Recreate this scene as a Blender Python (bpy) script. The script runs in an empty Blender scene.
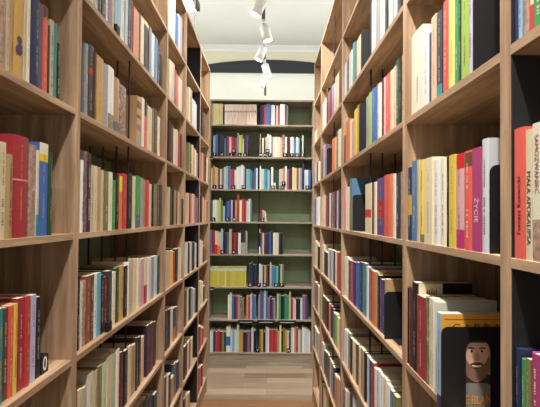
import bpy, math, random
from mathutils import Matrix, Vector, Euler
random.seed(7)
SC = bpy.context.scene
COL = SC.collection

# ------------------------------------------------------------------ camera
F = 390.0
EYE = 1.64
PITCH = 6.5 / F
ROLL = 0.008
YAW = -2.0 / F
PY0 = 210.5                                   # row of the principal point
cam_d = bpy.data.cameras.new('camera')
cam_d.sensor_fit = 'HORIZONTAL'; cam_d.sensor_width = 36.0
cam_d.lens = F / 540 * 36
cam_d.shift_y = (PY0 - 203.5) / 540
cam_d.clip_start = 0.02
cam = bpy.data.objects.new('camera', cam_d); COL.objects.link(cam)
CAM_ROT = Matrix.Rotation(YAW, 3, 'Z') @ Matrix.Rotation(math.pi/2 + PITCH, 3, 'X') @ Matrix.Rotation(ROLL, 3, 'Z')
cam.matrix_world = Matrix.Translation((0, 0, EYE)) @ CAM_ROT.to_4x4()
SC.camera = cam

# ------------------------------------------------------------------ world, exposure
w = bpy.data.worlds.new('world'); SC.world = w; w.use_nodes = True
w.node_tree.nodes['Background'].inputs[0].default_value = (1.0, 0.97, 0.93, 1)
w.node_tree.nodes['Background'].inputs[1].default_value = 0.30
SC.view_settings.view_transform = 'Standard'
SC.view_settings.look = 'None'
SC.view_settings.gamma = 1.0
SC.view_settings.use_curve_mapping = False
SC.view_settings.exposure = 1.2
LAMP_POWER = 50.0
# unseen point lights added to brighten the ceiling, the walls and the end case
for (lx, ly, pw) in ((-1.9, 0.2, 110), (-1.9, 4.6, 150), (1.9, 0.2, 110), (1.9, 4.6, 130), (-.4, 5.3, 30), (.5, 5.3, 30), (-1.25, 3.95, 100), (1.15, 3.95, 100)):
    ld = bpy.data.lights.new('added_room_fill', 'POINT'); ld.energy = pw*.12; ld.shadow_soft_size = .15; ld.color = (.97, .98, 1)
    lo = bpy.data.objects.new('added_room_fill', ld); COL.objects.link(lo); lo.location = (lx, ly, 3.45)

# ------------------------------------------------------------------ helpers
def lin(c):
    def f(v): return v/12.92 if v <= 0.04045 else ((v+0.055)/1.055)**2.4
    if isinstance(c, str):
        c = c.lstrip('#'); c = tuple(int(c[i:i+2], 16)/255 for i in (0, 2, 4))
    return tuple(f(v) for v in c)

def new_mat(name):
    m = bpy.data.materials.new(name); m.use_nodes = True
    nt = m.node_tree; b = nt.nodes['Principled BSDF']
    return m, nt, b

def plain(name, hexc, rough=0.5, metal=0.0, noise=0.06, scale=30):
    m, nt, b = new_mat(name)
    tc = nt.nodes.new('ShaderNodeTexCoord'); n = nt.nodes.new('ShaderNodeTexNoise')
    n.inputs['Scale'].default_value = scale
    nt.links.new(tc.outputs['Object'], n.inputs['Vector'])
    r = nt.nodes.new('ShaderNodeValToRGB')
    c = lin(hexc)
    r.color_ramp.elements[0].position = .3; r.color_ramp.elements[1].position = .7
    r.color_ramp.elements[0].color = tuple(v*(1-noise) for v in c) + (1,)
    r.color_ramp.elements[1].color = tuple(min(1, v*(1+noise)) for v in c) + (1,)
    nt.links.new(n.outputs['Fac'], r.inputs[0]); nt.links.new(r.outputs[0], b.inputs['Base Color'])
    b.inputs['Roughness'].default_value = rough; b.inputs['Metallic'].default_value = metal
    return m

def wood(name, axis, ca, cb, cc, rough=0.5, scale=1.0):
    m, nt, b = new_mat(name)
    tc = nt.nodes.new('ShaderNodeTexCoord'); mp = nt.nodes.new('ShaderNodeMapping')
    s = [16*scale, 16*scale, 16*scale]; s[axis] = 1.1*scale
    mp.inputs['Scale'].default_value = s
    nt.links.new(tc.outputs['Object'], mp.inputs['Vector'])
    n = nt.nodes.new('ShaderNodeTexNoise'); n.inputs['Scale'].default_value = 2.2
    n.inputs['Detail'].default_value = 6; n.inputs['Roughness'].default_value = .62
    n.inputs['Distortion'].default_value = .6
    nt.links.new(mp.outputs[0], n.inputs['Vector'])
    r = nt.nodes.new('ShaderNodeValToRGB'); e = r.color_ramp.elements
    e[0].position = .30; e[0].color = lin(ca) + (1,)
    e[1].position = .68; e[1].color = lin(cc) + (1,)
    k = e.new(.48); k.color = lin(cb) + (1,)
    nt.links.new(n.outputs['Fac'], r.inputs[0])
    n2 = nt.nodes.new('ShaderNodeTexNoise'); n2.inputs['Scale'].default_value = 9
    n2.inputs['Detail'].default_value = 4
    nt.links.new(mp.outputs[0], n2.inputs['Vector'])
    mx = nt.nodes.new('ShaderNodeMixRGB'); mx.blend_type = 'MULTIPLY'; mx.inputs[0].default_value = .28
    nt.links.new(r.outputs[0], mx.inputs[1]); nt.links.new(n2.outputs['Fac'], mx.inputs[2])
    nt.links.new(mx.outputs[0], b.inputs['Base Color'])
    b.inputs['Roughness'].default_value = rough
    bp = nt.nodes.new('ShaderNodeBump'); bp.inputs['Strength'].default_value = .06
    nt.links.new(n2.outputs['Fac'], bp.inputs['Height']); nt.links.new(bp.outputs[0], b.inputs['Normal'])
    return m

W = {}
WC = ('#94755a', '#b39172', '#d3b492')
W['up'] = wood('oak_upright_grain', 2, *WC)
W['along'] = wood('oak_along_grain', 0, *WC)
GC = ('#8f8172', '#a39686', '#b7ab9a')  # oak of the end case, with the greyer light there put into its colour
W['gup'] = wood('oak_upright_grain_far_light', 2, *GC)
W['galong'] = wood('oak_along_grain_far_light', 0, *GC)
M_BLACK = plain('black_powder_coat', '#0e0d10', .55)
M_LINING = plain('black_lining', '#17171c', .6, noise=.15, scale=6)
M_GREEN = plain('green_back_board', '#93aa87', .6, noise=.08, scale=8)
M_WHITE = plain('white_enamel', '#f4f5f6', .35)
M_GREYM = plain('dark_track_metal', '#4a423c', .4, .3)
M_TAG = plain('tag_black', '#101012', .5)
M_LETTER = plain('white_print', '#f4f2ec', .6)
M_CEIL = plain('ceiling_paint', '#dfe0dd', .9, noise=.02, scale=2)
M_WALL = plain('cream_wall_paint', '#d9d4bb', .9, noise=.02, scale=2)
M_PANEL = plain('spotlit_wall_white', '#e6e8dd', .8, noise=.02, scale=2)
M_ARCH = plain('dark_lintel_paint', '#23252c', .6)

def emit(name, col, s):
    m, nt, b = new_mat(name)
    b.inputs['Base Color'].default_value = (1, 1, 1, 1)
    b.inputs['Emission Color'].default_value = col + (1,)
    b.inputs['Emission Strength'].default_value = s
    return m
M_LENS = emit('lamp_lens', (1.0, .97, .92), 6)

# book cover: the colour is a mesh attribute, alpha = how patterned the cover is
M_COVER, nt, b = new_mat('book_cover')
at = nt.nodes.new('ShaderNodeAttribute'); at.attribute_name = 'col'
tc = nt.nodes.new('ShaderNodeTexCoord')
n = nt.nodes.new('ShaderNodeTexNoise'); n.inputs['Scale'].default_value = 75; n.inputs['Detail'].default_value = 3
nt.links.new(tc.outputs['Object'], n.inputs['Vector'])
rr = nt.nodes.new('ShaderNodeValToRGB')
rr.color_ramp.elements[0].position = .35; rr.color_ramp.elements[0].color = (.035, .03, .05, 1)
rr.color_ramp.elements[1].position = .68; rr.color_ramp.elements[1].color = (.75, .62, .45, 1)
for p, c in ((.45, (.10, .16, .10, 1)), (.53, (.55, .12, .08, 1)), (.6, (.25, .30, .42, 1))):
    e = rr.color_ramp.elements.new(p); e.color = c
nt.links.new(n.outputs['Fac'], rr.inputs[0])
mx = nt.nodes.new('ShaderNodeMixRGB')
nt.links.new(at.outputs['Alpha'], mx.inputs[0]); nt.links.new(at.outputs['Color'], mx.inputs[1]); nt.links.new(rr.outputs[0], mx.inputs[2])
nt.links.new(mx.outputs[0], b.inputs['Base Color'])
b.inputs['Roughness'].default_value = .42

M_PAGE, nt, b = new_mat('book_pages')
tc = nt.nodes.new('ShaderNodeTexCoord'); mp = nt.nodes.new('ShaderNodeMapping'); mp.inputs['Scale'].default_value = (900, 6, 6)
n = nt.nodes.new('ShaderNodeTexNoise'); n.inputs['Scale'].default_value = 1
nt.links.new(tc.outputs['Object'], mp.inputs[0]); nt.links.new(mp.outputs[0], n.inputs['Vector'])
rr = nt.nodes.new('ShaderNodeValToRGB')
rr.color_ramp.elements[0].color = lin('#c3ad86') + (1,); rr.color_ramp.elements[1].color = lin('#efe3c8') + (1,)
nt.links.new(n.outputs['Fac'], rr.inputs[0]); nt.links.new(rr.outputs[0], b.inputs['Base Color'])
b.inputs['Roughness'].default_value = .9

def link(name, verts, faces, mats, fm=None, parent=None, cols=None, smooth=False):
    me = bpy.data.meshes.new(name)
    me.from_pydata(verts, [], faces)
    for m in mats: me.materials.append(m)
    if fm: me.polygons.foreach_set('material_index', fm)
    if cols is not None:
        a = me.color_attributes.new(name='col', type='FLOAT_COLOR', domain='CORNER')
        flat = []
        for p, c in zip(me.polygons, cols): flat += list(c) * p.loop_total
        a.data.foreach_set('color', flat)
    if smooth: me.polygons.foreach_set('use_smooth', [True]*len(me.polygons))
    me.update()
    o = bpy.data.objects.new(name, me); COL.objects.link(o)
    if parent: o.parent = parent
    return o

def empty(name, loc=(0, 0, 0), rz=0.0):
    o = bpy.data.objects.new(name, None); COL.objects.link(o)
    o.empty_display_size = .05
    o.location = loc; o.rotation_euler = (0, 0, rz)
    return o

def tag(o, label, cat, group=None, kind=None):
    o['label'] = label; o['category'] = cat
    if group: o['group'] = group
    if kind: o['kind'] = kind

class MB:
    def __init__(s): s.v = []; s.f = []
    def box(s, a, b, bev=0):
        x0, y0, z0 = a; x1, y1, z1 = b; k = len(s.v)
        s.v += [(x0, y0, z0), (x1, y0, z0), (x1, y1, z0), (x0, y1, z0), (x0, y0, z1), (x1, y0, z1), (x1, y1, z1), (x0, y1, z1)]
        s.f += [tuple(k+i for i in q) for q in ((3, 2, 1, 0), (4, 5, 6, 7), (0, 1, 5, 4), (1, 2, 6, 5), (2, 3, 7, 6), (3, 0, 4, 7))]
        return s
    def tube(s, p, q, r0, r1=None, n=12, caps=True):
        r1 = r0 if r1 is None else r1
        p = Vector(p); q = Vector(q); d = (q-p).normalized()
        a = d.orthogonal().normalized(); b = d.cross(a); k = len(s.v)
        for c, r in ((p, r0), (q, r1)):
            for i in range(n):
                t = 2*math.pi*i/n; s.v.append(tuple(c + a*r*math.cos(t) + b*r*math.sin(t)))
        for i in range(n):
            j = (i+1) % n; s.f.append((k+i, k+j, k+n+j, k+n+i))
        if caps: s.f.append(tuple(k+i for i in reversed(range(n)))); s.f.append(tuple(k+n+i for i in range(n)))
        return s
    def prism(s, poly, y0, y1):             # poly in (x, z), extruded along y
        k = len(s.v); n = len(poly)
        s.v += [(x, y0, z) for x, z in poly] + [(x, y1, z) for x, z in poly]
        s.f.append(tuple(k+i for i in range(n))); s.f.append(tuple(k+n+i for i in reversed(range(n))))
        for i in range(n):
            j = (i+1) % n; s.f.append((k+j, k+i, k+n+i, k+n+j))
        return s
    def prism_x(s, poly, x0, x1):           # poly in (y, z), extruded along x
        k = len(s.v); n = len(poly)
        s.v += [(x0, y, z) for y, z in poly] + [(x1, y, z) for y, z in poly]
        s.f.append(tuple(k+i for i in range(n))); s.f.append(tuple(k+n+i for i in reversed(range(n))))
        for i in range(n):
            j = (i+1) % n; s.f.append((k+j, k+i, k+n+i, k+n+j))
        return s
    def build(s, name, mat, parent=None, bevel=0, smooth=False):
        o = link(name, s.v, s.f, [mat], parent=parent, smooth=smooth)
        if bevel:
            m = o.modifiers.new('bevel', 'BEVEL'); m.width = bevel; m.segments = 2; m.limit_method = 'ANGLE'
        return o

_txt = {}
def text_geo(s, size):
    """outline of a word as flat mesh data, centred, x right, y up"""
    if (s, size) in _txt: return _txt[(s, size)]
    cu = bpy.data.curves.new('word', 'FONT'); cu.body = s; cu.size = size
    cu.align_x = 'CENTER'; cu.align_y = 'CENTER'; cu.resolution_u = 3; cu.offset = size*(.012 if len(s) == 1 else .012) if len(s) == 1 or s == 'E BLAN' else 0
    o = bpy.data.objects.new('word', cu); COL.objects.link(o)
    bpy.context.view_layer.update()
    me = bpy.data.meshes.new_from_object(o.evaluated_get(bpy.context.evaluated_depsgraph_get()))
    v = [tuple(q.co) for q in me.vertices]; f = [tuple(p.vertices) for p in me.polygons]
    bpy.data.objects.remove(o); bpy.data.curves.remove(cu); bpy.data.meshes.remove(me)
    _txt[(s, size)] = (v, f)
    return v, f

def ray(px, py):
    d = Vector(((px-270)/F, -(py-PY0)/F, -1))
    return CAM_ROT @ d

class Frame:
    """face of a bookcase: origin at the front left floor corner seen from the aisle, u to the right, depth inwards"""
    def __init__(s, ox, oy, rz):
        s.o = Vector((ox, oy, 0)); s.rz = rz
        s.u = Vector((math.cos(rz), math.sin(rz), 0)); s.d = Vector((-math.sin(rz), math.cos(rz), 0))
    def hit(s, px, py, r):
        v = ray(px, py); p0 = s.o + s.d*r; c = Vector((0, 0, EYE))
        t = (p0-c).dot(s.d) / v.dot(s.d); p = c + v*t
        return (p-s.o).dot(s.u), p.z
    def world(s, u, d, z): 
        p = s.o + s.u*u + s.d*d; return (p.x, p.y, z)

XL, XR = .557, .408
YB = 4.32
SP = .36
T = .018
CASE_D = .30

# ------------------------------------------------------------------ the room
def struct(name, mb, mat, **k):
    o = mb.build(name, mat, **k); o['kind'] = 'structure'; return o

def planks(name, ca, cb, cc, wx, wy, rot=0, rough=.35):
    m, nt, b = new_mat(name)
    tc = nt.nodes.new('ShaderNodeTexCoord'); mp = nt.nodes.new('ShaderNodeMapping')
    mp.inputs['Rotation'].default_value = (0, 0, rot)
    nt.links.new(tc.outputs['Object'], mp.inputs[0])
    br = nt.nodes.new('ShaderNodeTexBrick'); br.offset = .37; br.inputs['Scale'].default_value = 1
    br.inputs['Brick Width'].default_value = wx; br.inputs['Row Height'].default_value = wy
    br.inputs['Mortar Size'].default_value = .0016; br.inputs['Bias'].default_value = 0
    br.inputs['Color1'].default_value = (0, 0, 0, 1); br.inputs['Color2'].default_value = (1, 1, 1, 1)
    br.inputs['Mortar'].default_value = (0, 0, 0, 1)
    nt.links.new(mp.outputs[0], br.inputs['Vector'])
    m2 = nt.nodes.new('ShaderNodeMapping'); m2.inputs['Scale'].default_value = (2.2, 26, 1)
    nt.links.new(mp.outputs[0], m2.inputs[0])
    n = nt.nodes.new('ShaderNodeTexNoise'); n.inputs['Scale'].default_value = 1.5; n.inputs['Detail'].default_value = 6
    nt.links.new(m2.outputs[0], n.inputs['Vector'])
    add = nt.nodes.new('ShaderNodeMixRGB'); add.inputs[0].default_value = .5
    nt.links.new(br.outputs['Color'], add.inputs[1]); nt.links.new(n.outputs['Fac'], add.inputs[2])
    r = nt.nodes.new('ShaderNodeValToRGB'); e = r.color_ramp.elements
    e[0].position = .12; e[0].color = lin(ca) + (1,); e[1].position = .85; e[1].color = lin(cc) + (1,)
    k = e.new(.5); k.color = lin(cb) + (1,)
    nt.links.new(add.outputs[0], r.inputs[0])
    nt.links.new(r.outputs[0], b.inputs['Base Color']); b.inputs['Roughness'].default_value = rough
    return m
M_FLOOR1 = planks('brown_plank_floor', '#5f4430', '#7c5a3e', '#93704f', 1.1, .14, math.pi/2*0)
M_FLOOR2 = planks('pale_plank_floor', '#5f4f3f', '#85735f', '#a39079', .62, .125)

Y_FLOOR = 3.53
ROOM_B, CEIL = 6.4, 4.45
struct('floor', MB().box((-3, -2.5, -.1), (3, Y_FLOOR, 0)), M_FLOOR1)
fl = struct('floor_back', MB().box((-3, Y_FLOOR, -.1), (3, ROOM_B, 0)), M_FLOOR2)
struct('ceiling', MB().box((-3, -2.5, CEIL), (3, ROOM_B, CEIL+.1)), M_CEIL)
struct('wall_back', MB().box((-3, ROOM_B, -.1), (3, ROOM_B+.12, CEIL+.1)), M_WALL)
struct('wall_left', MB().box((-3.12, -2.5, -.1), (-3, ROOM_B+.12, CEIL+.1)), M_WALL)
struct('wall_right', MB().box((3, -2.5, -.1), (3.12, ROOM_B+.12, CEIL+.1)), M_WALL)
# coving where wall and ceiling meet
pr = []
for i in range(7):
    a = math.pi/2*i/6; pr.append((ROOM_B-.07+.07*math.sin(a)-.0, CEIL-.07*(1-math.cos(a))-.0))
pr = [(ROOM_B, CEIL), (ROOM_B-.075, CEIL), (ROOM_B-.07, CEIL-.012), (ROOM_B-.045, CEIL-.03), (ROOM_B-.02, CEIL-.055), (ROOM_B-.012, CEIL-.085), (ROOM_B, CEIL-.09)]
struct('trim_1', MB().prism_x(pr, -3, 3), M_CEIL)
# dark arched lintel; the wall below has its spotlit whiteness put into the colour
k = (ROOM_B-.06)/F
def bz(py): return EYE + (217.5-py)*k
def bx(px): return (px-267.5)*k
N = 24; hw = 74
arc = []
for i in range(N+1):
    s = -1 + 2*i/N; arc.append((bx(269+hw*s), bz(59.5 + 7.0*s*s)))
poly = [(bx(269-hw), bz(72.3)), (bx(269+hw), bz(72.3))] + list(reversed(arc))
struct('trim_2', MB().prism(poly, ROOM_B-.07, ROOM_B), M_ARCH)
struct('trim_3', MB().box((bx(269-hw), ROOM_B-.03, .0), (bx(269+hw), ROOM_B, bz(72.3))), M_PANEL)

# ------------------------------------------------------------------ bookcases
BLK = {}
def bookcase(fr, w, z0, levels, top, label, mid=True, black_side=None, grey=False, back=None):
    """levels: indices n, board top at z0 + n*SP; uprights, boards, back, plinth and the middle rods are parts"""
    up, al = (W['gup'], W['galong']) if grey else (W['up'], W['along'])
    r = empty('bookcase', fr.world(0, 0, 0), fr.rz)
    tag(r, label, 'bookcase', 'bookcases along the aisle')
    th = .014
    g = .0004
    for a in (g, w-th-g):
        MB().box((a, 0, 0), (a+th, CASE_D, top)).build('side_panel', up, r, bevel=.0008)
    if black_side is not None:
        a = th+g if black_side == 0 else w-2*th-g+.011
        for i, n in enumerate(levels):
            zz = z0+n*SP+.0005; zt = (z0+levels[i+1]*SP-T if i+1 < len(levels) else top-T)-.0005
            MB().box((a, .002, zz), (a+.003, CASE_D-.008, zt)).build('lining', M_LINING, r)
    MB().box((th, CASE_D-.006, z0+levels[0]*SP-T), (w-th, CASE_D-.001, top)).build('back_panel', back or M_GREEN, r)
    for n in levels:
        z = z0+n*SP
        MB().box((th+g, .0005, z-T), (w-th-g, CASE_D-.007, z)).build('shelf', al, r, bevel=.0008)
    MB().box((th+g, .0005, top-T), (w-th-g, CASE_D-.007, top)).build('top_board', al, r, bevel=.0008)
    zp = z0+levels[0]*SP-T
    MB().box((th+g, .012, .0), (w-th-g, .03, zp)).build('plinth', al, r)
    if mid:
        for i, n in enumerate(levels):
            zz = z0+n*SP; zt = z0+levels[i+1]*SP-T if i+1 < len(levels) else top-T
            for dd in (.03, .08, .135, .19):
                MB().tube((mid, dd, zz), (mid, dd, zt), .0038, n=8).build('divider_rod', M_BLACK, r, smooth=False)
    return r

Z_L, Z_R, Z_B = 1.588, 1.575, 1.586
LV = [-4, -3, -2, -1, 0, 1, 2, 3]
YL = [.14, 1.139, 2.126, 2.61, 3.17, 3.68]
YR = [-.33, .669, 1.166, 2.163, 3.03, 3.50]
ORD = ['nearest', 'second', 'third', 'fourth', 'farthest']
FL, FR = [], []
lab = {
 'L0': 'oak bookcase at the front of the left row, cut by the picture edge',
 'L1': 'wide oak bookcase second from the front in the left row',
 'L2': 'narrow all-wood bookcase right behind the wide one in the left row',
 'L3': 'narrow bookcase with black inner side towards the end of the left row',
 'L4': 'last narrow oak bookcase ending the left row',
 'R0': 'oak bookcase with black inner side nearest the viewer on the right',
 'R1': 'narrow oak bookcase holding the smiling man book in the right row',
 'R2': 'wide oak bookcase with black rods in the middle of the right row',
 'R3': 'wide oak bookcase with upper empty shelf, second last in the right row',
 'R4': 'last narrow oak bookcase ending the right row',
 'B': 'oak bookcase with green back standing across the end of the aisle'}
for i in range(5):
    f = Frame(-XL, YL[i], math.pi/2); FL.append(f); wd = YL[i+1]-YL[i]
    bookcase(f, wd, Z_L, LV, Z_L+4*SP, lab['L%d' % i], mid=(wd/2 if i == 1 else 0), black_side=(1 if i == 3 else None))
    f = Frame(XR, YR[i+1], -math.pi/2); FR.append(f); wd = YR[i+1]-YR[i]
    bookcase(f, wd, Z_R, LV, Z_R+4*SP, lab['R%d' % i], mid=(wd/2 if i in (2, 3) else 0), black_side=(0 if i == 0 else None))
FB = Frame(-.655, YB, 0)
WB = 1.16
bookcase(FB, WB, Z_B, LV, 2.945, lab['B'], mid=.553, grey=True)

# ------------------------------------------------------------------ books
PAL = {
 'white': '#e9e6de', 'cream': '#e0cfa6', 'ivory': '#e6dcc0', 'beige': '#cbb48c', 'tan': '#b8925e', 'gold': '#c79a3a',
 'yellow': '#e8c92c', 'lemon': '#e6e071', 'orange': '#e0762a', 'salmon': '#d98a6b', 'peach': '#e4b795', 'pale pink': '#f6dfce', 'mustard': '#c9c03a', 'coral': '#e2513f',
 'red': '#c8262c', 'crimson': '#a81d2d', 'maroon': '#6a1f2b', 'brown': '#6b4630', 'rust': '#9c4a2c', 'pink': '#dca3a6',
 'magenta': '#b52f72', 'mauve': '#8f6a8c', 'purple': '#5b3a78', 'plum': '#43283f', 'lilac': '#bfb8d6', 'navy': '#24305c',
 'blue': '#2f66b5', 'sky blue': '#8fbbdc', 'pale blue': '#c4d6e4', 'steel blue': '#4f7ea0', 'cyan': '#54b4cd',
 'teal': '#2f8b8f', 'green': '#3a9a4a', 'dark green': '#1f4d38', 'lime': '#a2c83c', 'olive': '#7d7a45', 'pale green': '#bfd3a8',
 'emerald': '#179a6c', 'grey': '#9a9a96', 'silver': '#c9ccd0', 'slate': '#5a646e', 'charcoal': '#37383c', 'black': '#1a1a1d',
 'flowered': '#b9a088', 'patterned': '#8a7a6c', 'marbled': '#7a6a5c', 'mottled': '#4b4452', 'leafy': '#6d8a52'}
PATTERN = {'flowered': .5, 'patterned': .7, 'marbled': .6, 'mottled': .45, 'leafy': .5}
DARK = {'red', 'crimson', 'maroon', 'brown', 'rust', 'magenta', 'mauve', 'purple', 'plum', 'navy', 'blue', 'steel blue', 'teal',
        'green', 'dark green', 'emerald', 'slate', 'charcoal', 'black', 'mottled', 'olive', 'coral'}

def book_geo(w, h, d, name, bands, hard, marks, rng):
    """cover (verts, faces, colours) and page block (verts, faces); x thickness, y depth, z height, spine at y=0"""
    ink_mix = rng.uniform(.35, .75)
    base = lin(PAL[name]); lum = sum(base)/3; base = tuple(.97*(.86*c+.14*lum) for c in base); j = 1 + rng.uniform(-.09, .09)
    base = tuple(min(1, c*j) for c in base) + (PATTERN.get(name, 0),)
    t = min(.0022 if hard else .0008, w*.2)
    bl = min(.003, .14*w) if hard else min(.0008, .06*w)
    ns = 6 if w > .008 else 2
    out = [(-w/2, d)] + [(-w/2 + w*i/ns, bl*(2*i/ns-1)**2) for i in range(ns+1)] + [(w/2, d)]
    inn = [(-w/2+t, d)] + [((-w/2+t) + (w-2*t)*i/ns, t+bl*(2*i/ns-1)**2) for i in range(ns+1)] + [(w/2-t, d)]
    zs = sorted({0, h} | {round(a*h, 5) for a, b_, c in bands} | {round(b_*h, 5) for a, b_, c in bands})
    v, f, cs = [], [], []
    P = len(out)
    for z in zs: v += [(x, y, z) for x, y in out]
    for r in range(len(zs)-1):
        zm = (zs[r]+zs[r+1])/2/h; bc = base
        for a, b_, c in bands:
            if a < zm < b_: bc = lin(PAL[c]) + (PATTERN.get(c, 0),)
        for i in range(P-1):
            f.append((r*P+i, r*P+i+1, (r+1)*P+i+1, (r+1)*P+i))
            cs.append(base if i in (0, P-2) else bc)
    o = len(v); top = (len(zs)-1)*P
    v += [(x, y, 0) for x, y in inn] + [(x, y, h) for x, y in inn]
    for i in range(P-1):
        f.append((o+i+1, o+i, o+P+i, o+P+i+1)); cs.append(base)          # inside
        f.append((i+1, i, o+i, o+i+1)); cs.append(base)                  # bottom edge
        f.append((top+i, top+i+1, o+P+i+1, o+P+i)); cs.append(base)      # top edge
    for i in (0, P-1):
        f.append((i, top+i, o+P+i, o+i)); cs.append(base)
    # printed title: short strokes along the spine
    if marks:
        ink = (lin('#efe6cf') if name in DARK else lin('#3a2f2c')) + (0,)
        if rng.random() < .25: ink = (lin('#d9b24c') if name in DARK else lin('#a22a2a')) + (0,)
        ink = tuple(i_*ink_mix+b_*(1-ink_mix) for i_, b_ in zip(ink, base[:3])) + (0,)
        gh = min(.0042, w*.28); gw = min(.006, w*.34)
        y = -.0002
        for (a, b_) in ((rng.uniform(.12, .2), rng.uniform(.38, .5)), (rng.uniform(.55, .62), rng.uniform(.8, .92))):
            z = a*h
            while z < b_*h:
                L = gh*rng.uniform(.5, 1)
                if rng.random() > .14:
                    k = len(v); s = gw*rng.uniform(.75, 1)/2
                    v += [(-s, y, z), (s, y, z), (s, y, z+L), (-s, y, z+L)]; f.append((k, k+1, k+2, k+3)); cs.append(ink)
                z += gh*1.15
            gw *= .75; gh *= .85
    ov = .0022 if hard else .0005
    x0, y0, z0, x1, y1, z1 = -w/2+t, t+bl+.0003, ov*.6, w/2-t, d-ov, h-ov
    pv = [(x0, y0, z0), (x1, y0, z0), (x1, y1, z0), (x0, y1, z0), (x0, y0, z1), (x1, y0, z1), (x1, y1, z1), (x0, y1, z1)]
    pf = [(3, 2, 1, 0), (4, 5, 6, 7), (0, 1, 5, 4), (1, 2, 6, 5), (2, 3, 7, 6), (3, 0, 4, 7)]
    return (v, f, cs), (pv, pf)

BOOKS = []      # every book of the scene, placed and sized; built after the list is complete
SPECIAL = {}
def row(case, n, r, spec, depth=None, drop=20):
    """spec: 'x,colour,top[,band..]; ...; xend' read along the front of the shelf; _ is a gap"""
    fr, z0, w = CASES[case]
    zs = z0+n*SP
    toks = [t.strip() for t in spec.split(';') if t.strip()]
    items = []
    for a, b in zip(toks[:-1], toks[1:]):
        p = [q.strip() for q in a.split(',')]; x1 = float(b.split(',')[0])
        if p[1] == '_': continue
        items.append((float(p[0]), x1, p[1], float(p[2]) if len(p) > 2 and p[2] else None, p[3:]))
    seg = []
    last = None
    rng = random.Random(hash((case, n)) if False else sum(ord(c) for c in case)*31+n*7+5)
    mid = MIDS.get(case)
    out = []
    pend = -1
    for x0, x1, name, top, ex in items:
        opt = dict(e.split('=') for e in ex if '=' in e)
        rec = max(.0005, r + (rng.uniform(-.001, .0015) if case in ('R0', 'R1') else rng.uniform(-.002, .004)))
        if top is None: top = last + rng.uniform(0, 1.5)
        last = top
        u0, _ = fr.hit(x0, top+drop, rec); u1, _ = fr.hit(x1, top+drop, rec)
        _, zt = fr.hit((x0+x1)/2, top, rec); u0 = max(u0, pend)
        u0 = max(u0, .0185 if case == 'R0' else .0165); u1 = min(u1, w-.0165)
        if mid:
            c = (u0+u1)/2
            if c < mid: u1 = min(u1, mid-.005)
            else: u0 = max(u0, mid+.005)
        th = u1-u0-(.0016 if case == 'B' else .0008); pend = max(pend, u1)
        if th < .003:
            print('SKIP', case, n, name, x0, round(th, 4)); continue
        h = zt-zs
        lim = (SP-T-.012) if not (case == 'B' and n == 3) else .235
        if h > lim or h < .08: print('H', case, n, name, x0, round(h, 3))
        h = min(max(h, .1), lim)
        bands = []
        for e in ex:
            if '=' not in e:
                a, b_, c = e.split(':'); bands.append((float(a), float(b_), c))
        d = min(.27-rec, max(.1, (depth or h*rng.uniform(.62, .72))))
        area = (x1-x0)*h*F/((u0+u1)/2*0+max(.3, Vector(fr.world((u0+u1)/2, r, 0)).length))
        out.append(dict(case=case, n=n, u=(u0+u1)/2, th=th, h=h, d=d, r=rec, name=name, bands=bands, opt=opt,
                        px=x1-x0, area=area, seed=rng.random(), zs=zs))
    for i, b in enumerate(out):
        b['prev'] = out[i-1] if i else None
        b['next'] = out[i+1] if i+1 < len(out) else None
        b['idx'] = i
    BOOKS.extend(out)

CASES = {'L%d' % i: (FL[i], Z_L, YL[i+1]-YL[i]) for i in range(5)}
CASES.update({'R%d' % i: (FR[i], Z_R, YR[i+1]-YR[i]) for i in range(5)})
CASES['B'] = (FB, Z_B, WB)
MIDS = {'L1': (YL[2]-YL[1])/2, 'R2': (YR[3]-YR[2])/2, 'R3': (YR[4]-YR[3])/2, 'B': .553}

# left row, nearest case
row('L0', 1, .012, '-8,tan,-8; 0,flowered,-8; 6,beige,-6; 10.5,tan,-6; 14,gold,-4,flower=1; 24,beige,-3; 27,ivory,-2; 30.5,navy,-1; 43,coral,6,0.86:1:charcoal; 48,charcoal,25; 50,beige,20; 54,teal,22; 57,black,43; 60', drop=40)
row('L0', 0, .005, '-7,beige,143; 0,cream,142; 6,tan,154; 13.5,crimson,136,0.56:0.575:pink; 29,flowered,145; 36,ivory,150,0:0.25:teal; 39,blue,143,0.8:0.88:yellow,0.88:1:ivory; 48,dark green,152; 53', drop=45)
row('L0', -1, .02, '-7,olive,308; -2,teal,309; 3,brown,308; 8,coral,306; 13.5,yellow,304; 17.5,crimson,298; 24.5,red,297; 31,lilac,295; 36,black,297; 41', drop=40)
# left row, second case
row('L1', 2, .016, '84,beige,-30; 89,white,-28; 94,silver,-26; 98,charcoal,-24; 102,plum,-22; 106,white,-20; 108,mauve,-18; 112,cream,-14; 115,sky blue,-12,0:0.12:black; 121,ivory,-9; 125,pale blue,-6; 128,navy,-3; 131,rust,0; 133.5,salmon,9; 139,brown,13; 141,cream,17; 144.5,black,22,0:0.08:cream,0.92:1:cream; 149,grey,27; 152,pale blue,34; 155,steel blue,38; 157.5,navy,46; 160,black,55; 162', drop=30)
row('L1', 1, .01, '83,slate,43; 86,grey,44; 89,charcoal,45,0.6:0.68:crimson; 94,brown,52; 97,gold,57; 103.5,grey,64; 108,white,67,0:0.25:leafy; 114,tan,78,0:0.2:slate; 120,patterned,86; 126.5,_,0; 137.5,tan,97,0:0.18:grey,0.3:0.42:mauve,0.55:0.62:brown,0.75:0.9:brown; 142,ivory,98; 144.5,coral,102,0.7:1:black; 147.5,cream,107; 152,olive,108; 154.5,brown,110; 157.5,ivory,117; 160.5', drop=25)
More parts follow.
